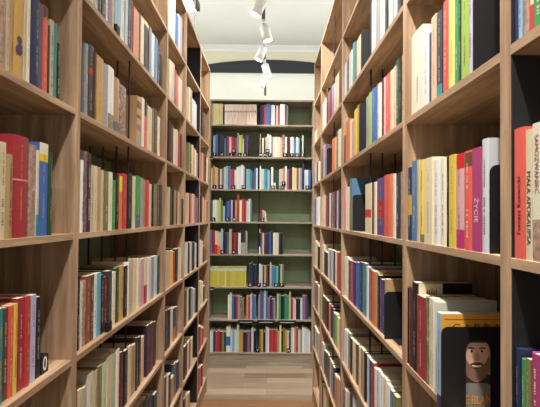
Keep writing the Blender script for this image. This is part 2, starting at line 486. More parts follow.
row('L1', 0, .004, '81.3,white,160; 84,mottled,151; 87.5,plum,153; 91,beige,165; 94,cream,166; 97.5,tan,167; 100.5,beige,170; 104.5,olive,171; 108.5,ivory,172; 112.5,green,180; 115.5,black,174; 119.5,orange,176,0.7:1:yellow; 123,red,174; 127,black,173; 132,cream,176; 136,green,176,0:0.25:slate; 141,grey,178; 143.5,tan,180; 145.5,red,180; 149.5,peach,184; 152,black,184; 154,olive,184; 157,brown,185; 159.5,charcoal,185; 162', drop=30)
row('L1', -1, .018, '77.5,black,279; 80.5,ivory,283; 82.5,flowered,281; 86.5,rust,276; 90.5,brown,275; 94,white,274; 97,cyan,273; 101,black,275; 103.5,maroon,277; 107.5,charcoal,271; 112,ivory,272; 115.5,dark green,268; 119.5,gold,266; 124,black,266; 127.5,white,262; 129.5,beige,259; 133,cream,259; 137,ivory,259; 140.5,pink,259; 144,cream,258,0:0.4:crimson; 147.5,white,258; 151,grey,257; 154,pale blue,256; 157.5,dark green,256; 160', drop=30)
row('L1', -2, .018, '73,rust,393; 78,cream,390; 82,beige,388; 86.5,_,0; 88,ivory,373; 94,beige,371; 98,olive,366; 102,pale green,363; 107,cream,357; 112,pale green,354; 116,ivory,350; 120,maroon,352; 124,black,350; 129,cream,346; 132,tan,345; 135.5,charcoal,338; 138.5,black,337; 141,peach,337; 144.5,_,0; 147,plum,325; 150,maroon,323; 153.5,black,322; 156', drop=20)
row('L1', -3, .018, '138,brown,404; 143,black,399; 148,navy,396; 153,charcoal,394; 157', drop=10)
# left row, narrow cases
row('L2', 3, .012, '169,white,-10; 171.5,silver,-6; 174,white,-2; 176,blue,15; 178.5,pale blue,15; 180.5,pink,18; 182.5,charcoal,25; 184', drop=15)
row('L2', 2, .012, '169.5,cream,60; 171.5,peach,62; 173.5,pink,64; 175,brown,70; 176.5,coral,75; 179,ivory,79; 182.5', drop=15)
row('L2', 1, .008, '169,black,122; 171,maroon,125; 173.5,ivory,129; 176,cream,130; 178.5,crimson,133; 180.5,maroon,134; 182.5', drop=15)
row('L2', 0, .006, '168.5,beige,187; 170.2,charcoal,188; 172.5,black,189; 174.5,tan,190; 176.5,black,190; 177.8,peach,192; 179.5,tan,193; 181.5,black,199; 184', drop=15)
row('L2', -1, .015, '166.3,beige,251; 168.5,pink,251; 170.5,yellow,251; 173,red,252; 175,black,249; 178,cream,248; 180.5,ivory,248; 182.5,brown,247; 184', drop=15)
row('L2', -2, .018, '165.5,plum,310; 168.5,black,309; 170.5,ivory,308; 173,navy,308,0:0.4:orange; 175.5,mottled,307; 178', drop=15)
row('L2', -3, .018, '164.5,brown,377; 167,ivory,375; 169,navy,374; 171.5,gold,377; 174,slate,363; 176.5,navy,362; 178.8,charcoal,361; 181', drop=10)
row('L3', 2, .012, '189,cream,88; 190.7,tan,90; 192.2,pale blue,99; 194,white,101; 195.5,silver,104; 196.8', drop=10)
row('L3', 1, .01, '189,olive,143; 190.5,leafy,144; 192,cream,145; 193.5,orange,148; 194.8,ivory,150; 196.5,grey,153; 198', drop=10)
row('L3', 0, .006, '187.6,peach,193; 189.2,maroon,193; 191,salmon,194; 192.5,beige,194; 194.8,magenta,196; 196.6,mauve,198; 198.2', drop=10)
row('L3', -1, .012, '186.5,silver,243; 188,black,243; 190,cream,242; 191.8,charcoal,242; 193.2,plum,242; 194.8,pale blue,243; 196.5,grey,243; 198', drop=10)
row('L3', -2, .015, '185.3,brown,290; 187.2,cream,289; 189,black,288; 191,grey,288; 193,silver,289; 194.8,slate,289; 196.5', drop=10)
row('L3', -3, .015, '184.5,black,346; 186.2,maroon,344; 187.8,ivory,342; 189.3,rust,340; 191,cream,338; 193', drop=10)
row('L3', -4, .015, '184,charcoal,398; 186,cream,394; 188,tan,393; 190', drop=5)
row('L4', 1, .008, '202,salmon,153; 203.5,brown,154; 205,black,156; 206.4,cream,158; 207.8', drop=8)
row('L4', 2, .008, '202.5,charcoal,112; 204,brown,113; 205.5', drop=8)
row('L4', 0, .006, '201.3,charcoal,196; 202.6,peach,197; 204,orange,200; 205.3,beige,200; 206.6,rust,201; 208', drop=8)
row('L4', -1, .012, '199.8,silver,240; 201.4,cream,241; 203,brown,246; 204.5,rust,247; 206', drop=8)
row('L4', -2, .012, '200,cream,281; 201.6,ivory,282; 203.2,black,286; 204.8', drop=8)
row('L4', -3, .012, '199,brown,326; 200.6,coral,327; 202.2,red,328; 204', drop=8)
row('L4', -4, .012, '198,rust,368; 199.7,red,367; 201.4,brown,366; 203', drop=8)

# right row
row('R0', 1, .004, '515,navy,-40; 517.5,sky blue,-40; 522,flowered,-42; 528,red,-44,0.35:0.6:cream; 533,green,-45; 543,white,-45; 552', drop=50)
row('R0', 0, .002, '510.5,charcoal,126; 514,coral,128,text=orange; 524,cream,130,text=apok; 532,ivory,122,text=samo,0:0.3:flowered; 545,brown,120; 552', drop=60)
row('R0', -1, .004, '513,navy,348; 519,rust,358; 520.5,green,359; 525.5,olive,359; 530,magenta,354; 540,plum,355; 548', drop=30)
row('R1', 1, .003, '410.5,ivory,31,text=script; 422,white,33; 429,navy,33; 431,peach,16; 436,charcoal,12,0:0.14:teal; 442,coral,1; 448,lemon,-6; 454.5,green,-10; 458,charcoal,-14; 461,lime,-18; 468,lilac,-22; 472', drop=45)
row('R1', 0, .002, '404.8,navy,168,0.35:0.62:gold; 411.5,steel blue,161; 416.5,beige,160; 419,yellow,160,0:0.1:olive; 424,cream,158; 432,white,160; 439.5,ivory,158; 446,black,157; 448.5,yellow,155; 454.5,pink,154,0.84:1:red,0:0.2:magenta; 463,coral,151,0.84:0.98:brown; 471.5,magenta,148,text=zycie; 480.5,silver,139; 488', drop=40)
row('R1', -1, .003, '405,black,287; 408,maroon,287; 411.7,black,282,panel=1; 416.5,crimson,296; 424.5,leafy,297; 428.5,cream,298; 432,white,300; 434,ivory,302; 435.6', drop=45)
row('R2', 2, .006, '341.5,plum,72; 344,silver,64; 346.5,charcoal,60; 349,ivory,52; 352,teal,44; 354.3,navy,44; 356.5,cream,38; 360.5,_,0; 371.5,silver,-2; 375.5,grey,-6; 379.5,silver,-10; 384,black,-12; 387.5,ivory,-16; 391,grey,-18; 393.3,pale blue,-22; 397,black,-26; 401', drop=25)
row('R2', 1, .006, '341.5,mauve,137; 343.5,plum,136; 345.5,orange,121; 349.5,ivory,121; 351.5,pink,120; 354,yellow,110; 356.5,gold,106; 359,_,0; 366,grey,97; 368.7,lime,93; 371,blue,89; 375.5,leafy,85; 377.5,ivory,84; 380,maroon,80; 383,pink,78; 385,coral,75; 389,cream,71; 392.5,peach,67; 396,dark green,60; 398.5,black,58; 401,gold,55; 405', drop=25)
row('R2', 0, .003, '343.5,pink,188; 346,ivory,187; 349,steel blue,179,0:0.7:olive; 351.7,_,0; 363.5,cream,184,0.32:0.48:red; 371,brown,183; 373.2,ivory,182; 376.5,purple,178,0.3:0.6:crimson; 384,coral,175; 388.5,orange,174; 392,white,174; 396,charcoal,173; 399,flowered,172; 403.2', drop=25)
row('R2', -1, .012, '342.8,ivory,257; 345.5,white,257; 348,brown,260; 350,magenta,261; 352.2,navy,262; 355.5,blue,262; 358.5,navy,262; 362.5,teal,263; 365.7,silver,266; 367.5,mauve,268; 370,rust,270; 371.7,orange,271; 374.7,tan,272; 376.8,black,275; 379,purple,279; 382,navy,280; 384.3,tan,279; 386.2,_,0; 388', drop=25)
row('R2', -2, .012, '341.5,silver,328; 344.3,white,330; 346.8,grey,332; 349,black,338; 351.8,cream,341; 354.7,brown,343; 357,_,0; 358,cream,347; 360.5,tan,349; 363.5,black,353; 366,pale blue,356; 369,navy,360; 371,crimson,362; 373,white,368; 376,silver,370; 379,white,374; 382.5,ivory,378; 386,white,384; 389.5,steel blue,390; 392,olive,395; 396', drop=20)
row('R2', -3, .012, '341.5,plum,388; 344,white,389; 346.5,ivory,391; 349,charcoal,393; 352,white,396; 355', drop=10)
row('R3', 2, .008, '320.8,coral,108; 322.5,ivory,103; 324.5,white,99; 326,black,90; 327.8,crimson,92; 329.5,charcoal,90; 331.3,mauve,86; 333.2,pink,84; 335,beige,77; 336.6,ivory,74; 338.2,brown,70; 340', drop=12)
row('R3', 1, .006, '319.8,salmon,152; 321.4,brown,150; 323,lilac,146; 324.8,mauve,145; 326.6,_,0; 332,orange,139; 334,peach,138; 336,leafy,132; 337.8,ivory,130; 339.5,cream,129; 341.2', drop=12)
row('R3', 0, .004, '319.3,pale blue,198; 320.9,ivory,197; 322.5,cream,196; 324.2,pink,196; 326,crimson,196; 327.5,charcoal,195; 329,white,193; 330.5,patterned,193; 332.5,mottled,192; 334.5,plum,192; 336,lilac,191; 337.8,maroon,189; 339.8,black,190; 341.2', drop=15)
row('R3', -1, .012, '319.3,beige,245; 321.2,ivory,244; 323.2,_,0; 324,black,252; 327.8,white,249; 329.6,grey,250; 331.3,silver,250; 333.2,plum,251; 335,ivory,252; 336.8,red,252; 338.8,crimson,252; 340.5', drop=12)
row('R3', -2, .012, '319,leafy,293; 320.8,green,294; 322.5,brown,296; 324.2,maroon,298; 326,black,300; 327.8,orange,303; 329.5,navy,305; 331.2,purple,308; 333,green,313; 335,lime,314; 336.8,ivory,317; 338.3,pink,318; 340', drop=12)
row('R3', -3, .012, '321.5,silver,343; 323.3,charcoal,350; 325.2,plum,352; 327,brown,354; 328.8,pale blue,358; 330.5,grey,362; 332.3,navy,366; 334,tan,376; 337,salmon,378; 340', drop=10)
row('R3', -4, .012, '321,brown,384; 323,cream,386; 325,beige,388; 327,tan,392; 329', drop=5)
row('R4', 2, .006, '313.5,ivory,137; 315.2,cream,135; 317,tan,132; 318.8', drop=8)
row('R4', 1, .006, '313.3,slate,165; 314.8,pale blue,164; 316.4,brown,163; 317.8,ivory,162; 319.2', drop=8)
row('R4', 0, .006, '312.5,navy,199; 314,blue,199; 315.5,silver,198; 317,white,197; 318.6', drop=8)
row('R4', -1, .008, '312.8,brown,240; 314.4,beige,241; 316,ivory,243; 317.6,black,246; 319', drop=8)
row('R4', -2, .008, '312.8,lilac,281; 314.4,mauve,282; 316,brown,284; 317.6,cream,286; 319', drop=8)
row('R4', -3, .008, '313,navy,325; 314.6,cream,328; 316.3,grey,332; 318,silver,334; 320', drop=8)

# bookcase across the end of the aisle
vol = '; '.join('%.2f,pale pink,104.4,dot=1' % (224.6+i*2.46) for i in range(13))
row('B', 3, .0165, '211.5,cream,103.5; 216.3,lemon,103.2; 219.5,cream,103.5; 223,black,106; '+vol+'; 256.7,_,0; 259,lilac,105; 260.5,navy,105; 262.3,plum,105; 264,red,105; 266,blue,103; 269.5,slate,105; 271.3,silver,105; 273.2,pale blue,105; 275,_,0; 276,beige,105; 278,crimson,106; 280,white,103; 283,ivory,103; 284.8,dark green,104; 286.3,mauve,105; 288', drop=8)
row('B', 2, .0165, '213,sky blue,135.5; 215.3,blue,134; 218,black,136; 220,charcoal,134.5; 222,navy,135; 224.2,teal,138; 225.8,purple,136; 227.6,magenta,136; 229.3,ivory,137; 231.3,red,137; 233.5,crimson,138; 235.6,mauve,138; 237,grey,133; 239,lemon,135; 241.2,lime,135; 242.7,white,139; 243.8,plum,134; 246,purple,135; 248.3,_,0; 258.8,white,134; 260.5,black,140; 262,ivory,138; 264,black,140; 265.3,cream,137; 267.2,silver,134; 269.2,white,135; 271.2,grey,137; 273,ivory,137; 275,white,137; 277.5,cream,137; 280,peach,138; 282.3,patterned,134.5; 285,white,137; 287,black,138; 288.7,maroon,138; 290.3,white,137; 292.3,silver,137; 294,steel blue,140; 296,pale blue,137; 298,sky blue,138; 299.5,black,140; 302,pale green,135; 303.7', drop=8)
row('B', 1, .0165, '210.9,ivory,168; 212.3,gold,166; 214.8,yellow,167; 216.6,pink,168; 218.2,purple,170; 219.8,white,169; 221.7,olive,168; 223.8,silver,167; 225.8,sky blue,166; 228,steel blue,166; 230.4,magenta,169; 232.6,crimson,169; 234.4,ivory,170; 236.4,white,167; 238.6,pale blue,166; 240.6,white,165; 243,lilac,166; 244.6,dark green,169; 246.2,sky blue,169; 248.2,cyan,169; 250.4,teal,170; 252,brown,172; 254,blue,168; 256,pale blue,168; 257.7,_,0; 259.3,white,166; 261,silver,169; 263.7,cyan,169; 265.7,teal,169; 267.5,sky blue,170; 269.7,_,0; 271,white,167; 273.3,charcoal,170,0:0.35:ivory; 276,dark green,170; 279,silver,169; 281,peach,169; 283,salmon,168; 285,white,166; 286.8,mauve,169; 288.7,maroon,169; 290.4,plum,169; 292.3,cream,167; 294.5,lemon,168; 296.7,rust,169; 298.6,lilac,168; 300.4,grey,168; 302,navy,164; 304.4,pale blue,170; 306.4,white,170; 308.2,blue,170; 310.6', drop=8)
row('B', 0, .0165, '211.3,teal,200; 212.8,ivory,200; 214.8,white,200; 216.8,pale green,200; 218.8,lime,198; 220.8,olive,200; 222.8,sky blue,206; 225,navy,200; 227,blue,201; 229,purple,200; 231,lilac,200; 232.8,black,200; 235,salmon,200; 236.8,rust,194; 239.4,ivory,200; 241.8,red,199; 244,crimson,199; 246.2,silver,201; 248.4,white,199; 250.2,steel blue,199; 252,_,0', drop=8)
row('B', -1, .0165, '210.2,mauve,230; 211.8,purple,230; 213.2,crimson,230; 215,cream,231,0:0.4:red; 217.6,peach,232,0:0.35:orange; 220.7,sky blue,229; 223,black,233; 224.7,navy,233; 226.7,slate,233; 229,beige,229; 231.7,maroon,233; 234,crimson,233; 236.3,plum,233; 238,white,233; 240.8,black,231,0:0.5:grey; 243,charcoal,231,0:0.5:grey; 245.4,grey,231; 247.5,_,0; 257.9,black,229,0.84:1:salmon,0:0.3:white; 260.6,slate,233; 262.4,silver,233; 264,maroon,234; 266,plum,234; 267.6,navy,233; 269.2,blue,232; 271,charcoal,231; 273,white,233; 275.3,ivory,233; 277.4,silver,233; 278.8,charcoal,234; 280.4,black,233; 282.4', drop=8)
mag = '; '.join('%.2f,%s,267,0.8:0.92:silver,0.92:1:lime' % (209.6+i*1.52, ('mustard', 'mustard', 'lemon', 'yellow')[(i*7) % 4 if i % 5 == 0 else 0]) for i in range(24))
row('B', -2, .0165, mag+'; 246.3,_,0; 248.5,charcoal,264; 250.5,navy,263; 252.6,black,265; 254.6,navy,265; 256.6,_,0; 259,white,264; 260.5,pale blue,265; 262.7,navy,266; 264,gold,266; 266.2,brown,266; 268,black,265; 269.7,lilac,263; 271.6,steel blue,266; 273.8,teal,267; 276,cyan,267; 278.3,dark green,265; 280.4,pale green,265; 282,olive,265; 283.8', drop=8)
row('B', -3, .0165, '227.8,white,295; 229.7,ivory,293; 231.8,blue,296; 234,navy,296; 235.8,crimson,296; 237.8,grey,296; 240,patterned,297; 242,leafy,299; 244,_,0; 246.3,salmon,296; 248.4,red,296; 250.2,silver,294; 252,blue,295; 254,steel blue,296; 256,_,0; 257.8,lilac,295; 259.6,blue,291; 262,rust,293; 263.8,sky blue,291; 266,blue,291; 267.7,mauve,298; 269.8,plum,297; 271.8,purple,299; 273.6,grey,299; 275.4,_,0; 276.8,pale green,294; 278.8,green,295; 280.8,black,296; 282.6,navy,296; 284.6,emerald,295; 287,green,296; 289,pale green,292; 290.8,crimson,299; 292.8,pink,299; 294.8,ivory,300; 296,black,299; 298.4,navy,299; 300.4,pale blue,299; 302.4,mauve,296; 305.2,purple,296; 307.6', drop=8)
row('B', -4, .0165, '209.6,white,331; 211.3,pale blue,331; 213.2,navy,331; 215.4,red,332; 217.4,crimson,331; 219.7,maroon,332; 221.8,olive,332; 224,dark green,332; 226.2,white,327,0.25:0.62:blue; 230.4,silver,330; 232.4,cyan,331; 234.4,pale blue,331; 236.6,pale green,325; 239,gold,331; 241.2,tan,331; 243.2,black,332; 245.4,plum,332; 247.4,mauve,331; 249.4,brown,332; 251.4,pale blue,328; 253.5,black,331; 255.8,_,0; 259.3,olive,331; 261,gold,331; 263.2,black,332; 265.4,lilac,327; 267.4,white,328; 269.2,crimson,330; 271.3,red,330; 273.4,crimson,330; 275.4,red,330; 277.4,grey,332; 279.4,lemon,325; 281.4,black,331; 283,olive,329; 285.2,gold,331; 287.2,cream,331; 289,navy,332; 290.8,pale blue,328; 292.8,white,328; 294.4,orange,328; 296.4,rust,328; 298.2,silver,331; 300.3,grey,331; 302.2,white,328; 304.6,pale blue,329; 306.6,silver,330; 308.6,white,332; 310.4', drop=8)

SHELF = {3: 'third shelf above eyes', 2: 'second shelf above eyes', 1: 'first shelf above eyes', 0: 'eye-level shelf',
         -1: 'first shelf below eyes', -2: 'second shelf below eyes', -3: 'second shelf from bottom', -4: 'bottom shelf'}
CN = {'L0': 'nearest left case', 'L1': 'wide left case', 'L2': 'left narrow case', 'L3': 'left black-sided case', 'L4': 'last left case',
      'R0': 'nearest right case', 'R1': 'right narrow case', 'R2': 'wide right case', 'R3': 'second-last right case', 'R4': 'last right case', 'B': 'end case'}
ranked = sorted(BOOKS, key=lambda b: -b['area'])
for b in ranked[:300]: b['solo'] = True
print('BOOKS', len(BOOKS))

def lab_of(b, far=False):
    p, q = b['prev'], b['next']
    where = '%s, %s' % (SHELF[b['n']], CN[b['case']])
    size = ('thick ' if b['th'] > .04 else 'thin ' if b['th'] < .012 else '') if not (b['prev'] and b['next']) else '' 
    if p and q: rel = 'between %s and %s ones' % (p['name'], q['name'])
    elif q: rel = 'leftmost, before a %s one' % q['name']
    elif p: rel = 'rightmost, after a %s one' % p['name']
    else: rel = 'standing alone'
    t = '%s%s book %s, %s' % (size, b['name'], rel, where)
    if len(t.split()) > 15: t = t.replace(' ones,', ',')
    if len(t.split()) > 15: t = t.replace(size, '')
    return t

seen = {}
for b in BOOKS:
    if not b.get('solo'): continue
    seen.setdefault(lab_of(b), []).append(b)
for k, l in seen.items():
    if len(l) > 1:
        for i, b in enumerate(l): b['label'] = k.replace(' book ', (' left-hand book ', ' right-hand book ', ' rightmost-of-three book ')[min(i, 2)], 1)
    else: l[0]['label'] = k

def add_text(verts, faces, cols, s, size, col, zc, w, up=True, y=-.0003, xoff=0, stretch=1.0):
    v, f = text_geo(s, size); k = len(verts)
    for x, yy, _ in v:
        x *= stretch
        # up: reads bottom to top; otherwise top to bottom
        if up: verts.append((-yy+xoff, y, zc+x))
        else: verts.append((yy+xoff, y, zc-x))
    for q in f: faces.append(tuple(k+i for i in q)); cols.append(lin(col)+(0,))

rest = dict(v=[], f=[], c=[], m=[])
for b in BOOKS:
    fr = CASES[b['case']][0]
    rng = random.Random(b['seed'])
    hard = rng.random() < .45
    solo = b.get('solo')
    opt = b['opt']
    marks = solo and b['case'] != 'B' and b['th'] > .009 and 'text' not in opt and 'flower' not in opt and b['name'] not in ('patterned', 'marbled', 'mottled')
    (cv, cf, cc), (pv, pf) = book_geo(b['th'], b['h'], b['d'], b['name'], b['bands'], hard, marks, rng)
    loc = Vector(fr.world(b['u'], b['r'], b['zs']+.0002))
    h = b['h']; th = b['th']
    if opt.get('text') == 'apok': add_text(cv, cf, cc, 'MAŁA APOKALIPSA', .0136, '#14100f', h*.40, th, up=False, stretch=1.0)
    if opt.get('text') == 'orange': add_text(cv, cf, cc, 'Tomasz Konwicki', .0135, '#4a0f0c', h*.40, th, up=True)
    if opt.get('text') == 'samo':
        add_text(cv, cf, cc, 'SAMOZWANIEC', .0125, '#7a2a2e', h*.70, th, up=False, xoff=-.004)
    if opt.get('text') == 'zycie': add_text(cv, cf, cc, 'ŻYCIE', .0185, '#f3d9e2', h*.40, th, up=False)
    if opt.get('text') == 'script':
        for i in range(9):
            z = h*(.12+.035*i); k = len(cv); s = .0045*rng.uniform(.6, 1)
            cv += [(.008-s, -.0003, z), (.008+s, -.0003, z+.001), (.009+s, -.0003, z+.005), (.009-s*.6, -.0003, z+.0045)]
            cf.append((k, k+1, k+2, k+3)); cc.append(lin('#b23a4a')+(0,))
    if 'dot' in opt:
        k = len(cv); q_ = th*.22
        cv += [(-q_, -.0003, h*.61), (q_, -.0003, h*.61), (q_, -.0003, h*.68), (-q_, -.0003, h*.68)]; cf.append((k, k+1, k+2, k+3)); cc.append((.01, .01, .01, 0))
    if 'panel' in opt:
        k = len(cv); q_ = th/2+.0003
        cv += [(q_, .006, h*.3), (q_, .072, h*.3), (q_, .072, h-.001), (q_, .006, h-.001)]; cf.append((k, k+1, k+2, k+3)); cc.append(lin('#dccfae')+(0,))
        for i in range(5):
            k = len(cv); a_ = .028+i*.006
            cv += [(q_+.0002, a_, h*.88), (q_+.0002, a_+.004, h*.88), (q_+.0002, a_+.003, h*(.93+.01*(i % 3))), (q_+.0002, a_+.001, h*.92)]
            cf.append((k, k+1, k+2, k+3)); cc.append(lin('#3c4a50')+(0,))
    if 'flower' in opt:
        for (fx, fz, rr_) in ((0, .60, .0085), (-.001, .44, .012), (.003, .50, .008)):
            for p in range(6):
                a = p*math.pi/3+fz*9; cxx = fx+math.cos(a)*rr_*.55; cz = h*fz*.8+math.sin(a)*rr_*.55
                k = len(cv)
                pts = [(cxx+math.cos(q*math.pi/4)*rr_*.5, -.0004-.00002*p, cz+math.sin(q*math.pi/4)*rr_*.5) for q in range(8)]
                cv += pts; cf.append(tuple(range(k, k+8))); cc.append(lin('#4a3560')+(0,))
    if solo:
        if b['px'] > 2.4 or b['case'][0] in 'LR' and b['case'][1] in '01':
            e = empty('book', loc, fr.rz)
            link('cover', cv, cf, [M_COVER], parent=e, cols=cc)
            link('pages', pv, pf, [M_PAGE], parent=e)
        else:
            k = len(cv); fm = [0]*len(cf) + [1]*len(pf)
            e = link('book', cv+pv, cf+[tuple(i+k for i in q) for q in pf], [M_COVER, M_PAGE], fm=fm, cols=cc+[(1, 1, 1, 0)]*len(pf))
            e.location = loc; e.rotation_euler = (0, 0, fr.rz)
        tag(e, b['label'], 'book', 'books on the %s, %s' % (SHELF[b['n']], CN[b['case']]))
        b['obj'] = e
    else:
        R = Matrix.Rotation(fr.rz, 3, 'Z'); k = len(rest['v'])
        rest['v'] += [tuple(R @ Vector(p) + loc) for p in cv+pv]
        rest['f'] += [tuple(i+k for i in q) for q in cf] + [tuple(i+k+len(cv) for i in q) for q in pf]
        rest['c'] += cc + [(1, 1, 1, 0)]*len(pf); rest['m'] += [0]*len(cf) + [1]*len(pf)
o = link('small_distant_books', rest['v'], rest['f'], [M_COVER, M_PAGE], fm=rest['m'], cols=rest['c'])
tag(o, 'small distant books filling the far shelves at both sides and the end', 'books', kind='stuff')

# leaning books and the single loose pieces
def leaning(case, n, px, name, tilt, top, w, label, kindname='book'):
    fr, z0, _ = CASES[case]; rng = random.Random(px)
    u, zt = fr.hit(px, top+10, .01); zs = z0+n*SP
    (cv, cf, cc), (pv, pf) = book_geo(w, zt-zs+.02, .13, name, [], False, False, rng)
    e = empty(kindname, fr.world(u, .01, zs+.0008+abs(math.sin(tilt))*w/2), fr.rz)
    e.rotation_euler = Euler((0, tilt, fr.rz)) if fr.rz == 0 else Euler((0, 0, fr.rz))
    link('cover', cv, cf, [M_COVER], parent=e, cols=cc); link('pages', pv, pf, [M_PAGE], parent=e)
    tag(e, label, 'book')
    return e
leaning('B', 0, 262.0, 'crimson', -.09, 201, .020, 'red book leaning left on the half-empty eye-level shelf, end case')
leaning('B', 0, 264.2, 'pink', -.10, 202, .018, 'pink book leaning between a red and an ivory one, end case')
leaning('B', 0, 266.2, 'ivory', -.12, 203, .014, 'ivory book leaning last beside the empty green half shelf')

# the book with the smiling man, its printed front faces the viewer
fr, z0, _ = CASES['R1']
zs = z0-SP
u, _ = fr.hit(436.6, 350, -.017); u2, _ = fr.hit(441.0, 350, -.017)
e = empty('book', fr.world((u+u2)/2, -.017, zs+.0002), fr.rz)
rng = random.Random(3)
H_, D_ = .210, .150
(cv, cf, cc), (pv, pf) = book_geo(u2-u, H_, D_, 'sky blue', [(.0, .12, 'navy')], False, True, rng)
cvo = link('cover', cv, cf, [M_COVER], parent=e, cols=cc); link('pages', pv, pf, [M_PAGE], parent=e)
tag(e, 'book whose orange cover shows a smiling bearded man in a dark cap', 'book')
hx = (u2-u)/2
def zz_(z): return .128+(z-.1145)*(1.2 if z < .1145 else .95) if .03 < z < .165 and FACE[0] else z
FACE = [False]
class Print:
    def __init__(s): s.v = []; s.f = []; s.c = []; s.l = 0
    def poly(s, pts, col):                 # pts (y depth, z)
        s.l += 1; k = len(s.v); s.v += [(hx+.0002+.00008*s.l, y, zz_(z)) for y, z in pts]; s.f.append(tuple(range(k, k+len(pts)))); s.c.append(lin(col)+(0,))
    def ell(s, y, z, ry, rz, col, a0=0, a1=2*math.pi, n=26):
        s.poly([(y+ry*math.cos(a0+(a1-a0)*i/n), z+rz*math.sin(a0+(a1-a0)*i/n)) for i in range(n+(a1-a0 < 6))], col)
    def text(s, t, size, y, z, col, st=1):
        s.l += 1; v, f = text_geo(t, size); k = len(s.v)
        s.v += [(hx+.0002+.00008*s.l, y+a*st, z+b_) for a, b_, _ in v]
        for q in f: s.f.append(tuple(k+i for i in q)); s.c.append(lin(col)+(0,))
P = Print()
P.poly([(.0005, .0005), (D_-.0005, .0005), (D_-.0005, H_-.0005), (.0005, H_-.0005)], '#e3a13a')
P.poly([(.0005, .0005), (D_-.0005, .0005), (D_-.0005, .075), (.0005, .075)], '#3a3530')
cy = .080
P.text('C A B R A', .021, .080, .180, '#2a2118', 1.2)
P.poly([(.008, .197), (.14, .197), (.14, .1988), (.008, .1988)], '#8f5c1a'); FACE[0] = True
P.poly([(cy-.062, .01), (cy-.05, .045), (cy-.02, .055), (cy+.02, .055), (cy+.05, .045), (cy+.062, .01), (cy+.062, .001), (cy-.062, .001)], '#8a8580')
P.ell(cy, .120, .042, .058, '#2d2926')                      # cap and hair
P.ell(cy, .105, .033, .048, '#d8aa8c')                      # face
P.ell(cy, .090, .031, .032, '#8d6c5a')                      # beard
P.ell(cy, .110, .026, .026, '#e6bda0')
P.ell(cy, .098, .019, .014, '#e6bda0')
P.ell(cy, .134, .034, .019, '#3b3734', 0, math.pi)          # cap rim
P.ell(cy-.0115, .1145, .0062, .0028, '#efe3d8'); P.ell(cy+.0115, .1145, .0062, .0028, '#efe3d8')
P.ell(cy-.0115, .1145, .0030, .0028, '#31241f'); P.ell(cy+.0115, .1145, .0030, .0028, '#31241f')
P.poly([(cy-.020, .120), (cy-.005, .1195), (cy-.005, .1220), (cy-.018, .1235)], '#4a3328')
P.poly([(cy+.020, .120), (cy+.005, .1195), (cy+.005, .1220), (cy+.018, .1235)], '#4a3328')
P.poly([(cy-.003, .112), (cy+.003, .112), (cy+.0065, .098), (cy, .0955), (cy-.0065, .098)], '#c99478')
P.ell(cy, .0895, .0150, .0040, '#5b3a2e')
P.ell(cy, .0885, .0125, .0062, '#7a2f2a', math.pi, 2*math.pi)
P.ell(cy, .0882, .0112, .0040, '#f2ebe2', math.pi, 2*math.pi)
FACE[0] = False
P.text('E BLAN', .0265, .0835, .0185, '#f5a030', .72)
pm = link('front_cover_print', P.v, P.f, [M_COVER], parent=cvo, cols=P.c)
pm['label'] = 'orange front cover print with smiling bearded man'

# two tall books pushed to the back behind that row
for k, (a, nm, dd, lb) in enumerate(((424, 'cream', .0, 'tall cream book lying flat behind the row, beside the smiling man book'),)):
    pass

# ------------------------------------------------------------------ bookends
def bookend(case, n, px, top, r, wd, label, window=None, py=None, tongue=True, h=None, du=0, snap=True, tl=.07):
    fr, z0, _ = CASES[case]; zs = z0+n*SP
    u, zt = fr.hit(px, (py or top)+20, r)
    _, zt = fr.hit(px, top, r)
    h = h or zt-zs; u += du
    if snap:
        e_ = [b['u']+b['th']/2 for b in BOOKS if b['case'] == case and b['n'] == n and b['u']+b['th']/2 < u+.05]
        u = max(e_)+.0012 if e_ and max(e_) > u-.05 else u
    e = empty('bookend', fr.world(u, r, zs+.0002), fr.rz)
    rc = .016
    pts = []
    pts += [(0, 0), (wd, 0)]
    for i in range(7):
        a = math.pi/2*i/6; pts.append((wd-rc+rc*math.cos(a), h-rc+rc*math.sin(a)))
    for i in range(7):
        a = math.pi/2+math.pi/2*i/6; pts.append((rc+rc*math.cos(a), h-rc+rc*math.sin(a)))
    mb = MB()
    if not window: mb.prism_x(pts, 0, .0015)
    else:
        a0, a1, b1 = window; rw = (a1-a0)/2
        L = [(0, .0), (a0, .0), (a0, b1-rw)] + [(a0+rw-rw*math.cos(math.pi/2*i/6), b1-rw+rw*math.sin(math.pi/2*i/6)) for i in range(1, 7)]
        L += [(a0+rw, h)] + [p for p in pts[9:]]
        Rr = [(wd, 0)] + pts[2:9] + [(a0+rw, h)] + [(a0+rw+rw*math.sin(math.pi/2*i/6), b1-rw+rw*math.cos(math.pi/2*i/6)) for i in range(0, 7)] + [(a1, 0)]
        mb.prism_x(L, 0, .0015); mb.prism_x(Rr, 0, .0015)
    mb.build('upright_plate', M_BLACK, e)
    y0, y1 = (.2*wd, .75*wd) if not window else (window[0], window[1])
    if tongue: MB().box((.0015, y0, 0), (tl, y1, .0012)).build('base_tongue', M_BLACK, e)
    tag(e, label, 'bookend', 'black metal bookends')
    return e
bookend('R1', 1, 472.3, -18, .004, .15, 'tall black bookend right of lilac book, top of narrow right case', py=0, tongue=True)
bookend('R1', 0, 488.3, 165, .004, .13, 'black rounded bookend against the silver book beside the magenta one', tl=.015)
bookend('R1', -1, 441, 326, -.0195, .175, 'black bookend with window framing the smiling man cover', window=(.055, .110, .156), h=.183, snap=False)
bookend('R2', 2, 360.6, 30, .006, .13, 'dark bookend after cream book, second shelf above eye level, wide right case')
bookend('R2', 1, 359.2, 103, .006, .13, 'black bookend after gold book, first shelf above eye level, wide right case')
bookend('R2', 0, 352, 195, .006, .13, 'black bookend after steel blue book at eye level, wide right case')
